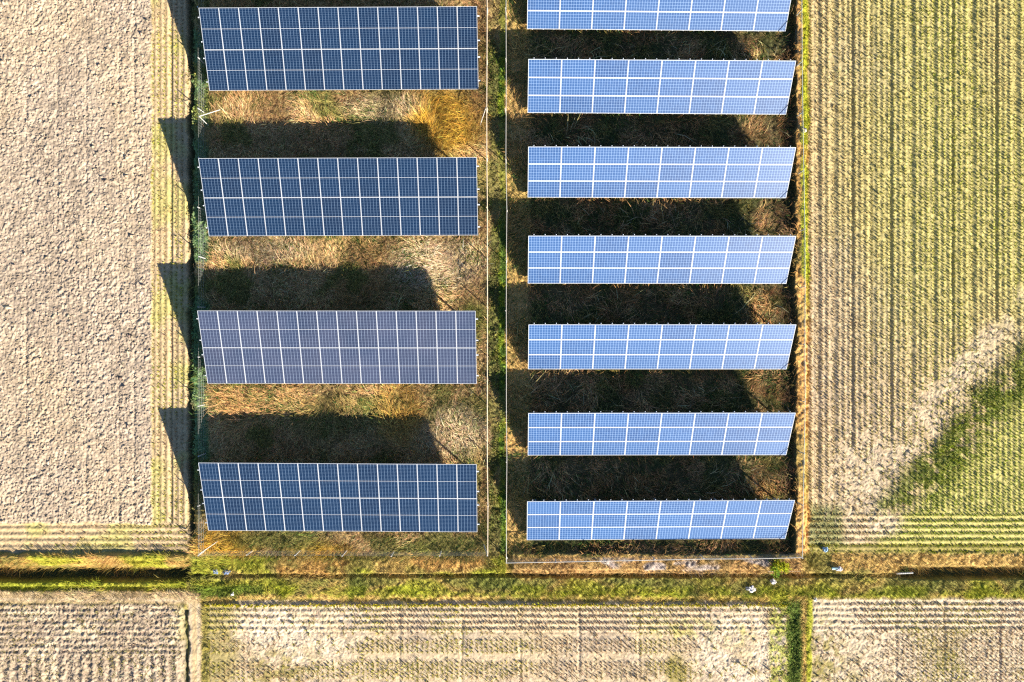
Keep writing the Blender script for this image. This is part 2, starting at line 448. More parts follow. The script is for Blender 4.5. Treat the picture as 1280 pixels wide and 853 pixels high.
def tag(o, label=None, cat=None, group=None, kind=None):
    if label: o['label'] = label
    if cat: o['category'] = cat
    if group: o['group'] = group
    if kind: o['kind'] = kind
    return o


class MB:
    """collects boxes and bars into one mesh"""
    def __init__(s): s.bm = bmesh.new()

    def box(s, c, d, rot=None):
        m = bmesh.ops.create_cube(s.bm, size=1.0)['verts']
        for v in m:
            v.co.x *= d[0]; v.co.y *= d[1]; v.co.z *= d[2]
            v.co += __import__('mathutils').Vector(c)
        return s

    def bar(s, a, b, r, n=6, r2=None):
        V = __import__('mathutils').Vector
        a, b = V(a), V(b); d = b - a; l = d.length
        q = d.to_track_quat('Z', 'Y')
        m = bmesh.ops.create_cone(s.bm, cap_ends=True, segments=n, radius1=r, radius2=r if r2 is None else r2, depth=l)['verts']
        for v in m: v.co = q @ v.co + (a + b) / 2
        return s

    def mesh(s, name, mat, bevel=0.):
        if bevel: bmesh.ops.bevel(s.bm, geom=s.bm.edges[:], offset=bevel, segments=1, affect='EDGES')
        me = bpy.data.meshes.new(name); s.bm.to_mesh(me); s.bm.free(); me.materials.append(mat)
        return me


def ground_z(x, y):
    h, _, _ = field(np.atleast_1d(np.asarray(x, float) * GS + 640), np.atleast_1d(426.5 - np.asarray(y, float) * GS))
    return h


# ------------------------------------------------------------------ the ground: one sheet, fine where the drone looks
def axis(lo, hi, step):
    a = np.arange(lo, hi + step / 2, step)
    out = np.concatenate([np.geomspace(.4, 3500, 16)])
    return np.concatenate([lo - out[::-1], a, hi + out])


xs = axis(-34.0, 34.0, .047); ys = axis(-23.2, 23.2, .047)
X, Y = np.meshgrid(xs, ys)
Hh, Cc, _m = field(X * GS + 640, 426.5 - Y * GS)
co = np.stack([X, Y, Hh], -1).reshape(-1, 3)
nx, ny = len(xs), len(ys)
idx = np.arange(nx * ny).reshape(ny, nx)
quads = np.stack([idx[:-1, :-1], idx[:-1, 1:], idx[1:, 1:], idx[1:, :-1]], -1).reshape(-1)
g = link('ground', raw_mesh('ground', co, quads, np.arange(0, len(quads), 4), Cc.reshape(-1, 3), M_GROUND, True))
tag(g, 'farmland of ploughed soil, stubble rows, verges and ditches', 'ground', kind='structure')
del co, quads, idx, _m


# ------------------------------------------------------------------ vegetation builders (stuff)
def blades(P, ang, length, width, a1, a2, colr):
    n = len(P)
    d = np.stack([np.cos(ang), np.sin(ang)], -1)
    s = np.stack([-d[:, 1], d[:, 0], np.zeros(n)], -1) * (width / 2)[:, None]
    def step(a, l): return np.concatenate([d * (np.sin(a) * l)[:, None], (np.cos(a) * l)[:, None]], 1)
    b = P.copy(); b[:, 2] -= .03
    mdl = b + step(a1, length * .5)
    tip = mdl + step(a2, length * .5)
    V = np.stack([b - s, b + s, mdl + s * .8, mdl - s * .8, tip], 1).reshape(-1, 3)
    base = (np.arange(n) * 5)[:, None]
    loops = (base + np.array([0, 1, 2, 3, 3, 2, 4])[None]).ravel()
    st = np.stack([np.arange(n) * 7, np.arange(n) * 7 + 4], 1).ravel()
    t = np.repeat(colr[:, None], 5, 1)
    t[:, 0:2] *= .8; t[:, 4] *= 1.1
    return V, loops, st, np.clip(t.reshape(-1, 3), .003, .9)


def leaves(P, ang, tilt, size, colr):
    n = len(P)
    d = np.stack([np.cos(ang) * np.cos(tilt), np.sin(ang) * np.cos(tilt), np.sin(tilt)], -1)
    s = np.stack([-np.sin(ang), np.cos(ang), np.zeros(n)], -1)
    L = size[:, None]
    V = np.stack([P - d * L * .5, P + s * L * .33, P + d * L * .5, P - s * L * .33], 1).reshape(-1, 3)
    loops = np.arange(n * 4)
    return V, loops, np.arange(n) * 4, np.clip(np.repeat(colr[:, None], 4, 1).reshape(-1, 3), .003, .9)


def join(parts):
    V, Lp, S, T = [], [], [], []; nv = nl = 0
    for v, l, s, t in parts:
        V.append(v); Lp.append(l + nv); S.append(s + nl); T.append(t); nv += len(v); nl += len(l)
    return np.concatenate(V), np.concatenate(Lp), np.concatenate(S), np.concatenate(T)


def scatter(u0, u1, v0, v1, per_m2):
    n = int((u1 - u0) * (v1 - v0) / GS ** 2 * per_m2)
    return R.uniform(u0, u1, n), R.uniform(v0, v1, n)


def jit(c, s=.32, hue=.08):
    n = len(c)
    return c * R.lognormal(-.04, s, (n, 1)).clip(.3, 2.2) * (1 + R.normal(0, hue, (n, 3)))


def grass_patch(u0, u1, v0, v1, dens, keep, length, width, lean, colf=None, lift=1.0):
    u, v = scatter(u0, u1, v0, v1, dens)
    h, c, m = field(u, v)
    k = R.random(len(u)) < keep(u, v, m)
    u, v, h, c = u[k], v[k], h[k], m['straw_col'][k]
    m = {q: w[k] for q, w in m.items()}
    x, y = gx(u), gy(v)
    ang = 2 * np.pi * 1.6 * fbm(x * .33, y * .33, 2, 3) + R.normal(0, .75, len(u))
    ln = length(u, v, m) * R.lognormal(0, .28, len(u))
    le = np.clip(lean + R.normal(0, .22, len(u)) + .25 * (fbm(x * .8, y * .8, 2, 6) - .5), .1, 1.5)
    wd = width * R.uniform(.7, 1.4, len(u))
    if colf is not None: c = colf(u, v, m, c)
    P = np.stack([x, y, h + (lift - 1)], -1)
    return blades(P, ang, ln, wd, le * .55, np.clip(le * 1.25, 0, 1.75), jit(c))


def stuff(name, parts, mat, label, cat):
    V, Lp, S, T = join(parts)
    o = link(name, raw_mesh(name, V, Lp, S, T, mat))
    return tag(o, label, cat, kind='stuff')


one = lambda val: (lambda u, v, m: np.full(len(u), val))
green_col = lambda u, v, m, c: mixcol(C_['green'] * np.array([.5, .75, 1.1]), np.tile(C_['olive'] * .9, (len(u), 1)), R.random(len(u)) ** 2)
EDGES_L, EDGES_R = (113, 295, 479, 664), (37, 142, 247, 354, 461, 569, 674)
clear = lambda v, ed, a, b: 1 - np.clip(sum(rect(v, v, -9e3, 9e3, e - a, e + b, 4) for e in ed), 0, 1)
clump = lambda u, v, sd, lo, k: sm((fbm(gx(u) * .7, gy(v) * .7, 3, sd) - lo) * k)


def mixcol(a, b, t): return a * (1 - t[:, None]) + b * t[:, None]


# tall dry grass of the left compound
stuff('tall_grass', [
    grass_patch(241, 612, -40, 700, 270, lambda u, v, m: np.clip(m['lc'] * (1 - m['gl']), 0, 1) * (.5 + .5 * clear(v, EDGES_L, 60, 4)) * (.35 + .65 * sm((fbm(gx(u) * 1.3, gy(v) * 1.3, 2, 4) - .32) * 5)),
                lambda u, v, m: .24 + .18 * m['gold'] + .20 * fbm(gx(u) * .5, gy(v) * .5, 2, 7), .018, 1.25, lift=1.10),
    grass_patch(241, 612, -40, 700, 100, lambda u, v, m: m['lc'] * (1 - .7 * m['gold']) * (.3 + .7 * clump(u, v, 3, .46, 6)), one(.44), .024, .8, green_col),
    grass_patch(241, 612, -40, 700, 6, lambda u, v, m: m['lc'] * clump(u, v, 11, .35, 5) * clear(v, EDGES_L, 85, 14), one(.75), .020, 1.2, lambda u, v, m, c: c * 1.25),
], M_GRASS, 'tall matted dry straw grass around the navy solar arrays', 'grass')
stuff('tall_grass', [
    grass_patch(633, 995, -40, 693, 180, lambda u, v, m: m['rc'] * (.2 + .8 * sm((fbm(gx(u) * 1.3, gy(v) * 1.3, 2, 4) - .36) * 5)) * (.35 + .65 * clear(v, EDGES_R, 40, 7)),
                lambda u, v, m: .30 + .28 * fbm(gx(u) * .5, gy(v) * .5, 2, 7), .019, 1.05, lift=1.05),
    grass_patch(633, 990, -40, 693, 110, lambda u, v, m: m['rc'] * (.35 + .65 * clump(u, v, 2, .46, 6)), one(.40), .024, .8, green_col),
    grass_patch(640, 985, -40, 693, 7, lambda u, v, m: m['rc'] * sm((fbm(gx(u) * .5, gy(v) * .5, 2, 9) - .4) * 6) * clear(v, EDGES_R, 55, 18),
                one(.9), .020, 1.25, lambda u, v, m, c: np.tile(C_['drybeige'], (len(u), 1)) * 1.15),
], M_GRASS, 'tall brown dead grass around the bright blue solar arrays', 'grass')


def weeds(u0, u1, v0, v1, dens, keep, hmax, size, tint=1.0):
    u, v = scatter(u0, u1, v0, v1, dens)
    h, c, m = field(u, v)
    k = R.random(len(u)) < keep(u, v, m)
    u, v, h, c = u[k], v[k], h[k], c[k]
    x, y = gx(u), gy(v)
    cl = sm((fbm(x * 1.6, y * 1.6, 2, 11) - .3) * 2.5)
    P = np.stack([x, y, h + hmax * cl * R.random(len(u))], -1)
    return leaves(P, R.uniform(0, 6.3, len(u)), R.normal(.1, .5, len(u)), size * R.lognormal(0, .3, len(u)), jit(c * tint, .3))


stuff('weeds', [
    weeds(611, 634, -40, 715, 210, lambda u, v, m: m['gs'], .45, .10),
    weeds(240, 262, -40, 690, 190, lambda u, v, m: np.clip(m['gl'] + .1 * m['lc'], 0, 1), .35, .10),
    weeds(996, 1013, -40, 700, 210, lambda u, v, m: m['yg'], .32, .09),
    weeds(955, 988, 742, 890, 90, lambda u, v, m: rect(u, v, 958, 986, 742, 900, 6) * clump(u, v, 3, .22, 6) * (.35 + .65 * np.cos(2 * np.pi * (u - 965) / 7.) ** 2), .25, .10),
    weeds(1003, 1018, 746, 890, 120, lambda u, v, m: m['cs'] * clump(u, v, 5, .35, 5), .3, .10),
    weeds(984, 1002, 752, 890, 240, lambda u, v, m: m['cs'], .3, .10, .8),
    weeds(240, 335, 728, 750, 120, lambda u, v, m: m['bv'], .3, .10),
    weeds(1012, 1075, 632, 690, 90, lambda u, v, m: m['rf'] * clump(u, v, 7, .42, 6) * (1 - above(u, 1050, 40)), .25, .09, .8),
    weeds(1060, 1345, 380, 660, 60, lambda u, v, m: m['weed'], .34, .10, 1.0),
    grass_patch(1060, 1345, 380, 660, 90, lambda u, v, m: m['weed'], one(.38), .022, .6, lambda u, v, m, c: mixcol(C_['green'] * .8, np.tile(C_['ygreen'], (len(u), 1)), (R.random(len(u)) < .55) * .9)),
], M_LEAF, 'leafy green weeds growing in strips along fences and across the stubble', 'weeds')

stuff('verge_grass', [
    grass_patch(-60, 1340, 692, 752, 130, lambda u, v, m: m['bv'] * (1 - .35 * m['ditch']) * (1 - .7 * m['gravel']), lambda u, v, m: .28 + .25 * fbm(gx(u) * .6, gy(v) * .6, 2, 7), .020, .85),
    grass_patch(992, 1012, -40, 700, 110, lambda u, v, m: m['be'] * (.3 + .7 * m['yg']), one(.28), .020, .85),
    grass_patch(606, 634, -40, 712, 110, lambda u, v, m: .8 * (1 - m['lc'] * .5), one(.35), .020, .9),
    grass_patch(252, 264, 750, 890, 110, lambda u, v, m: m['edge_g'], one(.28), .020, .8),
    grass_patch(983, 1016, 746, 890, 120, lambda u, v, m: m['cs'], one(.30), .020, .8),
    grass_patch(228, 243, -40, 690, 60, lambda u, v, m: m['ditch'], one(.30), .018, .8, lambda u, v, m, c: c * .6 + C_['dkgreen'] * .6),
    grass_patch(-60, 1340, 735, 760, 170, lambda u, v, m: np.clip(m['vg'], 0, 1) * (1 - m['track']) * (.4 + .6 * clump(u, v, 4, .4, 6)), one(.22), .020, .8),
], M_GRASS, 'olive and golden verge grass along ditches and paths', 'grass')


# ------------------------------------------------------------------ loose clods on the ploughed soil
def clods(u, v, size, keep):
    h, c, m = field(u, v)
    k = R.random(len(u)) < keep(u, v, m)
    u, v, h, c, size = u[k], v[k], h[k], c[k], size[k]
    n = len(u)
    base = np.array([[1, 0, 0], [0, 1, 0], [-1, 0, 0], [0, -1, 0], [0, 0, 1], [0, 0, -1]], float)
    P = base[None] * R.uniform(.5, 1.2, (n, 6, 1)) + R.normal(0, .18, (n, 6, 3))
    a = R.uniform(0, 6.28, n); ca, sa = np.cos(a)[:, None], np.sin(a)[:, None]
    el = R.uniform(.6, 1.5, n)[:, None]
    X_ = P[..., 0] * el; Y_ = P[..., 1] / el
    P = np.stack([X_ * ca - Y_ * sa, X_ * sa + Y_ * ca, P[..., 2] * .75], -1) * size[:, None, None]
    P += np.stack([gx(u), gy(v), h + size * .25], -1)[:, None]
    F = np.array([[0, 1, 4], [1, 2, 4], [2, 3, 4], [3, 0, 4], [1, 0, 5], [2, 1, 5], [3, 2, 5], [0, 3, 5]])
    loops = ((np.arange(n) * 6)[:, None, None] + F[None]).ravel()
    return P.reshape(-1, 3), loops, np.arange(n * 8) * 3, np.clip(np.repeat(jit(c, .14, .04), 6, 0), .01, .9)


uc, vc = scatter(-60, 194, -45, 660, 42)
stuff('soil_clods', [clods(uc, vc, .030 * R.lognormal(0, .5, len(uc)), lambda u, v, m: m['plough'])], M_GROUND,
      'loose dry soil clods scattered over the ploughed field', 'soil clods')


# ------------------------------------------------------------------ rice stubble in rows
def tufts(u, v, hgt, nb, col_of, keep, spread=.055, flat=.35):
    h, c, m = field(u, v)
    k = R.random(len(u)) < keep(u, v, m)
    u, v, h, c = u[k], v[k], h[k], c[k]
    m = {q: w[k] for q, w in m.items()}
    c = col_of(u, v, m, c)
    n = len(u)
    rep = lambda a: np.repeat(a, nb, 0)
    big = R.lognormal(0, .22, n)
    P = np.stack([gx(u), gy(v), h], -1)
    P = rep(P); a = R.uniform(0, 6.28, n * nb)
    P[:, 0] += np.cos(a) * spread * R.random(n * nb); P[:, 1] += np.sin(a) * spread * R.random(n * nb)
    ln = hgt * rep(big) * R.uniform(.6, 1.2, n * nb)
    le = np.abs(R.normal(flat, .25, n * nb))
    return blades(P, a, ln, np.full(n * nb, .036) * R.uniform(.7, 1.3, n * nb), le, le * 1.4, jit(rep(c), .25))


def grid(u0, u1, du, v0, v1, dv, ju=.3, jv=.35):
    U, V = np.meshgrid(np.arange(u0, u1, du), np.arange(v0, v1, dv))
    U = U.ravel() + R.normal(0, ju, U.size); V = V.ravel() + R.normal(0, jv, V.size)
    return U, V


def rice_col(u, v, m, c):
    x, y = gx(u), gy(v)
    g = sm((fbm(x * .25, y * .12, 2, 5) - .22) * 3) * np.clip((u - 990) / 170, .38, 1)
    t = mixcol(C_['straw'], C_['ygreen'] * np.array([1.08, 1.04, 2.0]), g * .9)
    low = above(swath(u, v), 60, 40)
    t = mixcol(t, np.tile(C_['ygreen'] * np.array([.92, 1.06, 1.2]), (len(u), 1)), low * .85)
    t = mixcol(t, np.tile(C_['ygreen'] * .9, (len(u), 1)), rect(u, v, 1000, 9e3, 676, 700, 4) * .9)
    t = mixcol(t, np.tile(C_['green'], (len(u), 1)), m['weed'] * .6)
    return t


U1, V1 = grid(1014, 1345, 6.9, -45, 642, 4.0)
row = np.round((U1 - 1014) / 6.9).astype(int)
gap = R.random(80)[np.clip(row, 0, 79)]
U2, V2 = grid(1012, 1345, 4.0, 644, 690, 7.6)
stuff('rice_stubble', [
    tufts(U1, V1, .17, 11, rice_col, lambda u, v, m: m['rf'] * (1 - .6 * m['chaff']) * .97),
    tufts(U2, V2, .18, 11, rice_col, lambda u, v, m: m['rf'] * (1 - .6 * m['chaff'])),
], M_GRASS, 'yellow green rice stubble in rows across the field right of the arrays', 'stubble')


def bm_col(u, v, m, c):
    x, y = gx(u), gy(v)
    g = sm((fbm(x * .4, y * .4, 2, 5) - .45) * 5)
    t = mixcol(C_['straw'] * .95, C_['ygreen'] * np.array([1.3, 1.1, 1.6]), g * .8)
    t = mixcol(t, np.tile(np.array([.46, .42, .02]), (len(u), 1)), rect(u, v, 255, 990, 753, 760, 3))
    return t


UH, VH = grid(262, 985, 4.2, 756.5, 792, 7.6)
UV_, VV_ = grid(262, 985, 6.2, 792, 895, 4.6)
keepv = lambda u, v, m: m['bm'] * (1 - .8 * m['lodge']) * (1 - .85 * rect(u, v, -9e3, 9e3, 792, 798, 2)) * (1 - .85 * rect(u, v, -9e3, 9e3, 818, 826, 3)) * (1 - .8 * rect(u, v, -9e3, 9e3, 848, 856, 3))
stuff('rice_stubble', [
    tufts(*grid(255, 988, 2.2, 757, 758.5, 3, .6, .7), .16, 11, bm_col, lambda u, v, m: np.full(len(u), .95)),
    tufts(UH, VH, .17, 11, bm_col, lambda u, v, m: m['bm'] * (1 - .7 * m['lodge'])),
    tufts(UV_, VV_, .20, 11, bm_col, keepv),
], M_GRASS, 'pale cut rice stubble in the bottom field below the ditch', 'stubble')

UB, VB = grid(1017, 1345, 4.2, 756, 790, 7.6)
UB2, VB2 = grid(1017, 1345, 6.2, 790, 895, 4.6)
stuff('rice_stubble', [
    tufts(UB, VB, .17, 11, bm_col, lambda u, v, m: m['br'] * above(u, 1075, 60)),
    tufts(UB2, VB2, .19, 11, bm_col, lambda u, v, m: m['br'] * (.4 + .6 * above(u, 1110, 80))),
], M_GRASS, 'pale cut rice stubble in the bottom right field', 'stubble')

US, VS = grid(192, 236, 7.2, -45, 655, 5.0)
UT, VT = grid(-60, 234, 4.5, 658, 690, 7.8)
scol = lambda u, v, m, c: mixcol(C_['straw'] * 1.0, C_['strawy'] * np.array([.9, .95, .5]), sm((fbm(gx(u) * .4, gy(v) * .3, 2, 4) - .4) * 5))
stuff('rice_stubble', [
    tufts(US, VS, .16, 11, scol, lambda u, v, m: m['st1']),
    tufts(UT, VT, .16, 11, scol, lambda u, v, m: m['st1'] * above(u, 120, 260)),
], M_GRASS, 'straw coloured stubble strip between ploughed soil and the left compound', 'stubble')

UQ, VQ = grid(-60, 230, 5.2, 759, 820, 8.0, 1.2, 1.0)
UQ2, VQ2 = grid(-60, 230, 7.0, 820, 895, 5.2, 1.2, 1.0)
bcol = lambda u, v, m, c: mixcol(C_['brownstubble'], C_['olive'], sm((fbm(gx(u) * .6, gy(v) * .6, 2, 4) - .5) * 5) * .8)
stuff('rice_stubble', [
    tufts(UQ, VQ, .16, 11, bcol, lambda u, v, m: m['bl'] * .8, .07, .7),
    tufts(UQ2, VQ2, .16, 11, bcol, lambda u, v, m: m['bl'] * .8, .07, .7),
], M_GRASS, 'rough brown stubble in the bottom left field', 'stubble')

# loose straw lying on the chaff swath, the lodged patches and the soil between rows
def litter_straw(u0, u1, v0, v1, dens, keep, col):
    u, v = scatter(u0, u1, v0, v1, dens)
    h, c, m = field(u, v)
    k = R.random(len(u)) < keep(u, v, m)
    u, v, h = u[k], v[k], h[k]
    P = np.stack([gx(u), gy(v), h + .035], -1)
    ang = 6.28 * fbm(gx(u) * .5, gy(v) * .5, 2, 6) * 1.5 + R.normal(0, .8, len(u))
    n = len(u)
    return blades(P, ang, R.uniform(.15, .45, n), R.uniform(.012, .03, n), R.uniform(1.3, 1.55, n), R.uniform(1.4, 1.6, n), jit(np.tile(col, (n, 1)), .22))


stuff('loose_straw', [
    litter_straw(1010, 1345, 360, 690, 45, lambda u, v, m: m['chaff'], C_['chaff'] * 1.1),
    litter_straw(258, 985, 756, 890, 40, lambda u, v, m: np.clip(m['lodge'] + .25 * m['bm'], 0, 1), C_['chaff'] * 1.1),
    litter_straw(1015, 1345, 750, 890, 35, lambda u, v, m: m['br'] * .7, C_['chaff'] * 1.1),
    litter_straw(-60, 230, 756, 890, 35, lambda u, v, m: m['bl'] * .6, C_['chaff'] * .95),
], M_GRASS, 'pale loose straw lying in drifts on the harvested fields', 'straw')


# ------------------------------------------------------------------ solar arrays
def module_meshes(pw, ph, gap, fr, nu, nv, split, cellmat, key):
    w, h = pw - gap, ph - gap
    t = .045
    b = MB()
    b.box((0, h / 2 - fr / 2, 0), (w, fr, t)); b.box((0, -h / 2 + fr / 2, 0), (w, fr, t))
    b.box((-w / 2 + fr / 2, 0, 0), (fr, h - 2 * fr, t)); b.box((w / 2 - fr / 2, 0, 0), (fr, h - 2 * fr, t))
    b.box((0, 0, -t / 2 + .006), (w - 2 * fr, h - 2 * fr, .006))
    if split: b.box((0, 0, .001), (w - 2 * fr, .016, t - .008))
    fm = b.mesh('module_' + key, M_FRAME)
    # glass: thin slab(s) inside the frame
    bm = bmesh.new(); lay = bm.loops.layers.uv.new('cells')
    spans = [(-h / 2 + fr, h / 2 - fr, 0, nv)]
    if split: spans = [(-h / 2 + fr, -.008, 0, nv // 2), (.008, h / 2 - fr, 0, nv // 2)]
    x0, x1 = -w / 2 + fr, w / 2 - fr
    zt, zb = t / 2 - .006, -t / 2 + .012
    for y0, y1, c0, c1 in spans:
        vt = [bm.verts.new(p) for p in ((x0, y0, zt), (x1, y0, zt), (x1, y1, zt), (x0, y1, zt))]
        vb = [bm.verts.new(p) for p in ((x0, y0, zb), (x1, y0, zb), (x1, y1, zb), (x0, y1, zb))]
        f = bm.faces.new(vt)
        for lp, uvc in zip(f.loops, ((0, c0), (nu, c0), (nu, c1), (0, c1))): lp[lay].uv = (uvc[0] + 1e-3, uvc[1] + 1e-3)
        for i in range(4):
            q = (i + 1) % 4
            bm.faces.new((vt[q], vt[i], vb[i], vb[q]))
        bm.faces.new(vb[::-1])
    gm = bpy.data.meshes.new('glass_' + key); bm.to_mesh(gm); bm.free(); gm.materials.append(cellmat)
    return fm, gm


LP, LH, LTILT, LZ = 336.3 / 20.57 / 14, 2.30, math.radians(18.5), .74
RP, RH, RTILT, RZ = 323.2 / 20.38 / 8, 1.037, math.radians(29.5), .34
FM_L, GM_L = module_meshes(LP, LH, .010, .018, 6, 24, True, M_NAVY, 'navy')
GM_LG = GM_L.copy(); GM_LG.materials[0] = M_NAVY_GREY
FM_R, GM_R = module_meshes(RP, RH, .012, .027, 12, 6, False, M_BLUE, 'blue')


def array(name, label, group, cu, cv, rotdeg, left, gm=None, dz=0., dtilt=0.):
    pw, ph, tilt, zb = (LP, LH, LTILT, LZ) if left else (RP, RH, RTILT, RZ)
    zb += dz; tilt += math.radians(dtilt)
    cols, rows = (14, 2) if left else (8, 3)
    fm = FM_L if left else FM_R
    gm = gm or (GM_L if left else GM_R)
    s = FPX / (HC - zb)
    root = link(name, None, loc=((cu - 640) / s, (426.5 - cv) / s, 0), rot=(0, 0, math.radians(rotdeg)))
    tag(root, label, 'solar array', group)
    W, L = pw * cols, ph * rows
    c_, s_ = math.cos(tilt), math.sin(tilt)

    def on(x, q, off=0.):          # point at slope distance q, offset off along the panel's normal
        return (x, q * c_ - off * s_, zb + q * s_ + off * c_)
    for i in range(cols):
        for j in range(rows):
            m = link('solar_module', fm, root, on((i + .5) * pw - W / 2, (j + .5) * ph), (tilt + R.normal(0, .004), R.normal(0, .004), 0))
            link('glass', gm, m)
    # purlins, rafters, posts
    fz = -.2 if left else -.85
    xs_ = np.linspace(-W / 2 + .55, W / 2 - .55, 5)
    if left:
        for fq in (.11, .40, .60, .89):
            q = L * fq
            b = MB(); a0 = on(-W / 2 - .13, q, -.062); a1 = on(W / 2 + .13, q, -.062)
            b.bar(a0, a1, .042, 4)
            link('purlin', b.mesh('purlin', M_FRAME), root)
        off = -.13
    else:
        for i in range(cols * 3):
            x = (i + .5) * pw / 3 - W / 2
            b = MB().bar(on(x, -.03, -.05), on(x, L + .07, -.05), .026, 4)
            link('rail', b.mesh('rail', M_FRAME), root)
        for fq in (.2, .8):
            b = MB().bar(on(-W / 2 + .1, L * fq, -.11), on(W / 2 - .1, L * fq, -.11), .04, 4)
            link('purlin', b.mesh('purlin', M_GALV), root)
        off = -.18
    for x in xs_:
        b = MB().bar(on(x, L * .06, off), on(x, L * .94, off), .045, 4)
        link('rafter', b.mesh('rafter', M_GALV), root)
        for fq in (.14, .84):
            p = on(x, L * fq, off - .02)
            b = MB().bar((p[0], p[1], fz), p, .06, 8)
            link('post', b.mesh('post', M_GALV), root)
        p0 = on(x, L * .84, off); p1 = on(x, L * .45, off - .02)
        b = MB().bar((x, p0[1] - .0, .35 if left else .1), p1, .03, 4)
        link('brace', b.mesh('brace', M_GALV), root)
    if not left:
        b = MB().bar(on(W / 2 - .60, .02, .018), on(W / 2 - .02, .64, .018), .005, 5)  # thin dark bar stands in for a reflection across the glass corner
        link('reflection_line', b.mesh('reflection_line', M_REFLECTION_LINE), root)
    return root


GL = 'navy solar arrays in the left compound'
array('solar_array', 'navy solar array topmost in the left compound, nearest the photo top edge', GL, 430.0, 112.7, .3, True)
array('solar_array', 'navy solar array second from the top in the left compound', GL, 429.5, 294.8, .2, True)
array('solar_array', 'purplish grey navy solar array, third from the top in left compound', GL, 427.8, 479.6, -.05, True, gm=GM_LG)
array('solar_array', 'navy solar array lowest in the left compound, beside the orange grass corner', GL, 428.6, 664.1, -.32, True)
GR = 'bright blue solar arrays in the right compound'
for lab, cu, cv, ro in (
        ('bright blue solar array cut off by the photo top edge', 820.2, 38.0, -.5),
        ('bright blue solar array second from the top in the right compound', 820.9, 142.3, -.38),
        ('bright blue solar array third from the top in the right compound', 821.0, 247.4, -.15),
        ('bright blue solar array fourth in the right compound, with three more above it', 821.2, 354.6, -.05),
        ('bright blue solar array third from the bottom in the right compound', 821.5, 461.6, 0.),
        ('bright blue solar array second from the bottom, bottom row of panels darker', 821.2, 569.0, .08),
        ('bright blue solar array lowest in the right compound, nearest the white bottom fence', 820.0, 674.3, .27)):
    array('solar_array', lab, GR, cu, cv, ro, False, dtilt=-1.2 if 'darker' in lab else 0.)


# ------------------------------------------------------------------ fences
def fence(label, runs, height, braces):
    """runs: list of (u0, v0, u1, v1, rail material or None, rail radius, post spacing in px)"""
    first = runs[0]
    root = link('wire_fence', None, loc=(float(gx(first[0])), float(gy(first[1])), 0))
    tag(root, label, 'fence')
    ox, oy = root.location.x, root.location.y
    net = MB()
    for (u0, v0, u1, v1, rm, rr, sp) in runs:
        n = max(2, int(round(math.hypot(u1 - u0, v1 - v0) / sp)) + 1)
        us, vs = np.linspace(u0, u1, n), np.linspace(v0, v1, n)
        us[1:-1] += R.normal(0, .35, n - 2); vs[1:-1] += R.normal(0, .35, n - 2)
        px, py = gx(us) - ox, gy(vs) - oy
        zg = ground_z(px + ox, py + oy)
        for i in range(n):
            if i == 0 and (u0, v0) in seen: continue
            seen.add((us[i], vs[i]))
            b = MB().bar((px[i], py[i], zg[i] - .3), (px[i] + R.normal(0, .02), py[i] + R.normal(0, .02), height + .04 + R.normal(0, .02)), .032, 8)
            link('post', b.mesh('post', M_GALV if rm is None else rm), root)
        for i in range(n - 1):
            for hh in (.12, .37, .62, .87, height):
                sag = .015 if rm is None else 0
                net.bar((px[i], py[i], hh - R.uniform(0, sag)), (px[i + 1], py[i + 1], hh - R.uniform(0, sag)), .006, 3)
            k = int(math.hypot(px[i + 1] - px[i], py[i + 1] - py[i]) / .16)
            for t in np.linspace(0, 1, k + 1)[:-1]:
                x = px[i] + (px[i + 1] - px[i]) * t; y = py[i] + (py[i + 1] - py[i]) * t
                net.bar((x, y, .1), (x, y, height), .0035, 3)
        if rm is not None:
            b = MB()
            for i in range(n - 1): b.bar((px[i], py[i], height), (px[i + 1], py[i + 1], height), rr, 6)
            link('top_rail', b.mesh('top_rail', rm), root)
    for (ua, va, za, ub, vb, zb, r) in braces:
        b = MB().bar((float(gx(ua)) - ox, float(gy(va)) - oy, za), (float(gx(ub)) - ox, float(gy(vb)) - oy, zb), r, 6)
        link('brace', b.mesh('brace', M_WHITE), root)
    link('wire_mesh', net.mesh('wire_mesh', M_WIRE), root)
    return root


seen = set()
fence('wire mesh fence with grey posts and one cream top rail around the navy arrays',
      [(257.5, -40, 257.5, 688, None, 0, 62), (257.5, 688, 610.2, 688.5, None, 0, 61), (610.2, 688.5, 609.2, -40, M_CREAM, .032, 61)],
      1.1, [(257.5, 687, 1.05, 273, 676, .15, .03), (257.5, 152, 1.0, 277, 139, .25, .026), (609.4, 138, 1.05, 600, 158, .1, .022),
            (610, 688, 1.0, 604, 678, .1, .028), (257.5, 152, .95, 262, 158, .2, .02)])
fence('wire fence with thin white top rail around the bright blue arrays',
      [(632.9, -40, 633.1, 697, M_WHITE, .018, 62), (633.1, 697, 994, 690.5, M_WHITE, .021, 60), (994, 690.5, 997.3, 500, M_TEAL, .019, 61),
       (997.3, 500, 997.0, 290, M_TEAL, .019, 61), (997.0, 290, 994.5, 147, M_TEAL, .019, 61), (994.5, 147, 992.8, -40, M_TEAL, .019, 61)],
      1.1, [(633.1, 690, 1.0, 634, 697, .2, .03)])


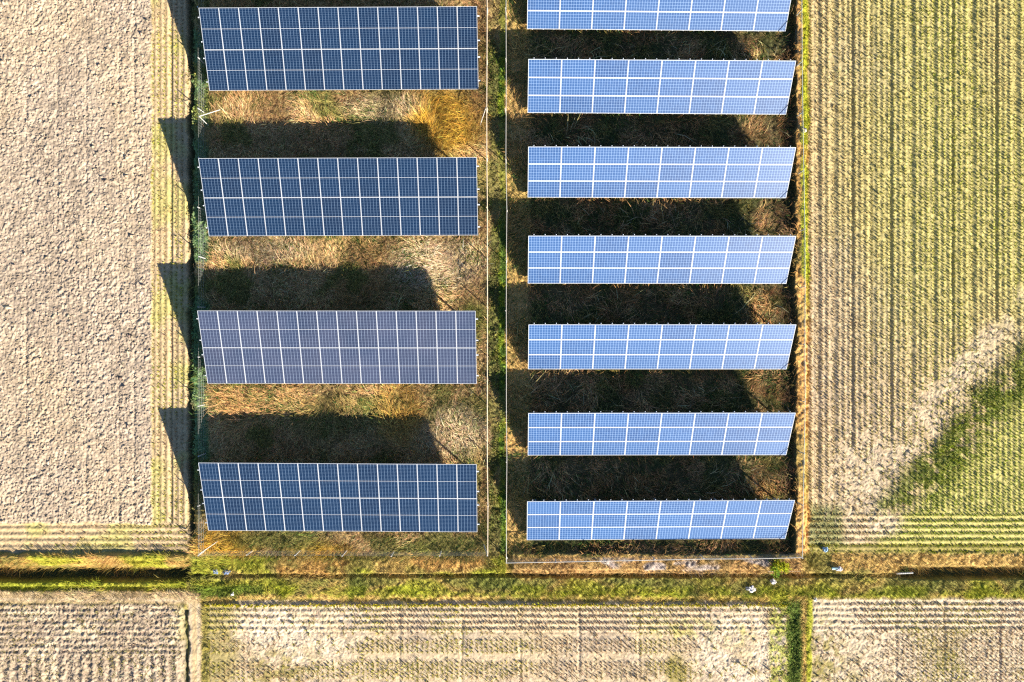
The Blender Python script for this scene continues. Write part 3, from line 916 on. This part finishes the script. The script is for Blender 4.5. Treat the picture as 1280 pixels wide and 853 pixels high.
# ------------------------------------------------------------------ shrubs
def shrub(name, label, u, v, rad, hgt, n, cols, size):
    zg = float(ground_z(gx(u), gy(v))[0])
    root = link(name, None, loc=(float(gx(u)), float(gy(v)), zg))
    tag(root, label, 'shrub')
    st = MB()
    tips = []
    for i in range(9):
        a = R.uniform(0, 6.28); r = rad * R.uniform(.3, .85); h = hgt * R.uniform(.55, .95)
        st.bar((0, 0, -.1), (math.cos(a) * r * .4, math.sin(a) * r * .4, h * .5), .018, 5, .012)
        st.bar((math.cos(a) * r * .4, math.sin(a) * r * .4, h * .5), (math.cos(a) * r, math.sin(a) * r, h), .012, 5, .004)
        tips.append((math.cos(a) * r, math.sin(a) * r, h))
    link('stem', st.mesh('stem', M_BARK), root)
    tips = np.array(tips)
    k = R.integers(0, len(tips), n)
    P = tips[k] * R.uniform(.6, 1.05, (n, 1)) + R.normal(0, rad * .2, (n, 3))
    P[:, 2] = np.abs(P[:, 2]) + .04
    c = np.array(cols)[(k % len(cols))]
    V, Lp, S, T = leaves(P, R.uniform(0, 6.3, n), R.normal(.1, .5, n), size * R.lognormal(0, .25, n), jit(c, .3))
    link('foliage', raw_mesh('foliage', V, Lp, S, T, M_LEAF), root)


shrub('leafy_shrub', 'bright yellow green shrub at the white bottom fence corner', 968, 704, .62, .6, 900, [(.30, .33, .015), (.34, .33, .02), (.12, .22, .02)], .10)
shrub('leafy_shrub', 'small dark green shrub at the mouth of the right ditch', 1129, 713, .4, .45, 420, [(.05, .08, .02), (.07, .09, .03)], .08)


# ------------------------------------------------------------------ litter and pipes
def lump(name, label, cat, u, v, sx, sy, sz, mat, group=None, seed=0, rz=0.):
    zg = float(ground_z(gx(u), gy(v))[0]) + .10
    bm = bmesh.new(); bmesh.ops.create_icosphere(bm, subdivisions=3, radius=1)
    P = np.array([q.co[:] for q in bm.verts])
    f = fbm(P[:, 0] * 1.7 + seed, P[:, 1] * 1.7 + P[:, 2] * 1.3, 3, seed) - .5
    rg = np.abs(fbm(P[:, 0] * 3.1 + seed, P[:, 1] * 3.1 - P[:, 2] * 2.2, 2, seed + 3) - .5)
    k = 1 + 1.9 * f - 1.3 * rg
    P *= k[:, None]; P[:, 2] = np.where(P[:, 2] < 0, P[:, 2] * .3, P[:, 2])
    P *= np.array([sx, sy, sz])
    for q, p in zip(bm.verts, P): q.co = p
    me = bpy.data.meshes.new(name); bm.to_mesh(me); bm.free(); me.materials.append(mat)
    return tag(link(name, me, loc=(float(gx(u)), float(gy(v)), zg), rot=(0, 0, rz)), label, cat, group)


lump('plastic_sack', 'larger crumpled white sack on the grass below the ditch', 'sack', 938, 735.5, .28, .21, .18, M_SACK, seed=1)
lump('plastic_sack', 'smaller crumpled white sack just below the yellow green shrub', 'sack', 966, 727, .16, .18, .14, M_SACK, seed=2)
lump('plastic_sack', 'crumpled white sack lying against the pale aqua pipe', 'sack', 1048, 710.5, .26, .14, .13, M_SACK, seed=3, rz=.2)
lump('plastic_scrap', 'tiny white scrap at the corner of the bottom right field', 'litter', 1018, 748.5, .12, .13, .10, M_SACK, seed=4)
lump('plastic_scrap', 'tiny white scrap on the green grass above the bottom field', 'litter', 291, 742, .10, .11, .09, M_SACK, seed=5)
lump('plastic_bag', 'pale blue bag on the green stubble near the right fence corner', 'bag', 1030, 687, .17, .15, .16, M_SKY, seed=6)
lump('plastic_bag', 'left one of two dark blue bags beside the ditch end', 'bag', 270.5, 713.8, .15, .14, .15, M_DENIM, seed=7)
lump('plastic_bag', 'right one of two dark blue bags beside the ditch end', 'bag', 283.8, 714.6, .19, .15, .16, M_DENIM, seed=8)


def pipe(name, label, cat, a, b, r, mat, lift, ribs=0):
    (u0, v0), (u1, v1) = a, b
    x0, y0, x1, y1 = map(float, (gx(u0), gy(v0), gx(u1), gy(v1)))
    z = max(float(ground_z(x0, y0)[0]), float(ground_z(x1, y1)[0])) + lift
    V = __import__('mathutils').Vector
    d = V((x1 - x0, y1 - y0, 0)); l = d.length; n = 14
    bm = bmesh.new()
    prof = [(0, r * .82), (0, r)]
    if ribs:
        for i in range(ribs): prof += [((i + .25) * l / ribs, r), ((i + .5) * l / ribs, r * 1.16), ((i + .75) * l / ribs, r)]
    prof += [(l, r), (l, r * .82)]
    rings = [[bm.verts.new((q, math.cos(2 * math.pi * k / n) * rr, math.sin(2 * math.pi * k / n) * rr)) for k in range(n)] for q, rr in prof + [prof[0]]]
    rings[-1] = rings[0] if False else rings[-1]
    for i in range(len(rings) - 1):
        for k in range(n): bm.faces.new((rings[i][k], rings[i][(k + 1) % n], rings[i + 1][(k + 1) % n], rings[i + 1][k]))
    bmesh.ops.remove_doubles(bm, verts=bm.verts[:], dist=1e-5)
    bmesh.ops.recalc_face_normals(bm, faces=bm.faces[:])
    me = bpy.data.meshes.new(name); bm.to_mesh(me); bm.free(); me.materials.append(mat)
    o = link(name, me, loc=(x0, y0, z), rot=(0, 0, math.atan2(y1 - y0, x1 - x0)))
    return tag(o, label, cat)


pipe('drain_pipe', 'pale ribbed drain pipe lying at the mouth of the right ditch', 'pipe', (1120, 717), (1141, 716), .055, M_PIPE, .12, 9)
pipe('plastic_pipe', 'short pale aqua pipe beside a white sack right of the fence corner', 'pipe', (1038.5, 710), (1046, 710.3), .08, M_AQUA, .12)
pipe('garden_cane', 'thin pale cane lying along the ditch under the yellow green shrub', 'stick', (959, 713.8), (1001, 713.2), .018, M_CREAM, .06)
pipe('concrete_ring', 'short grey concrete pipe standing open beside the right fence', 'pipe', (1001, 166), (1003.5, 165.4), .13, M_CONC, .14)
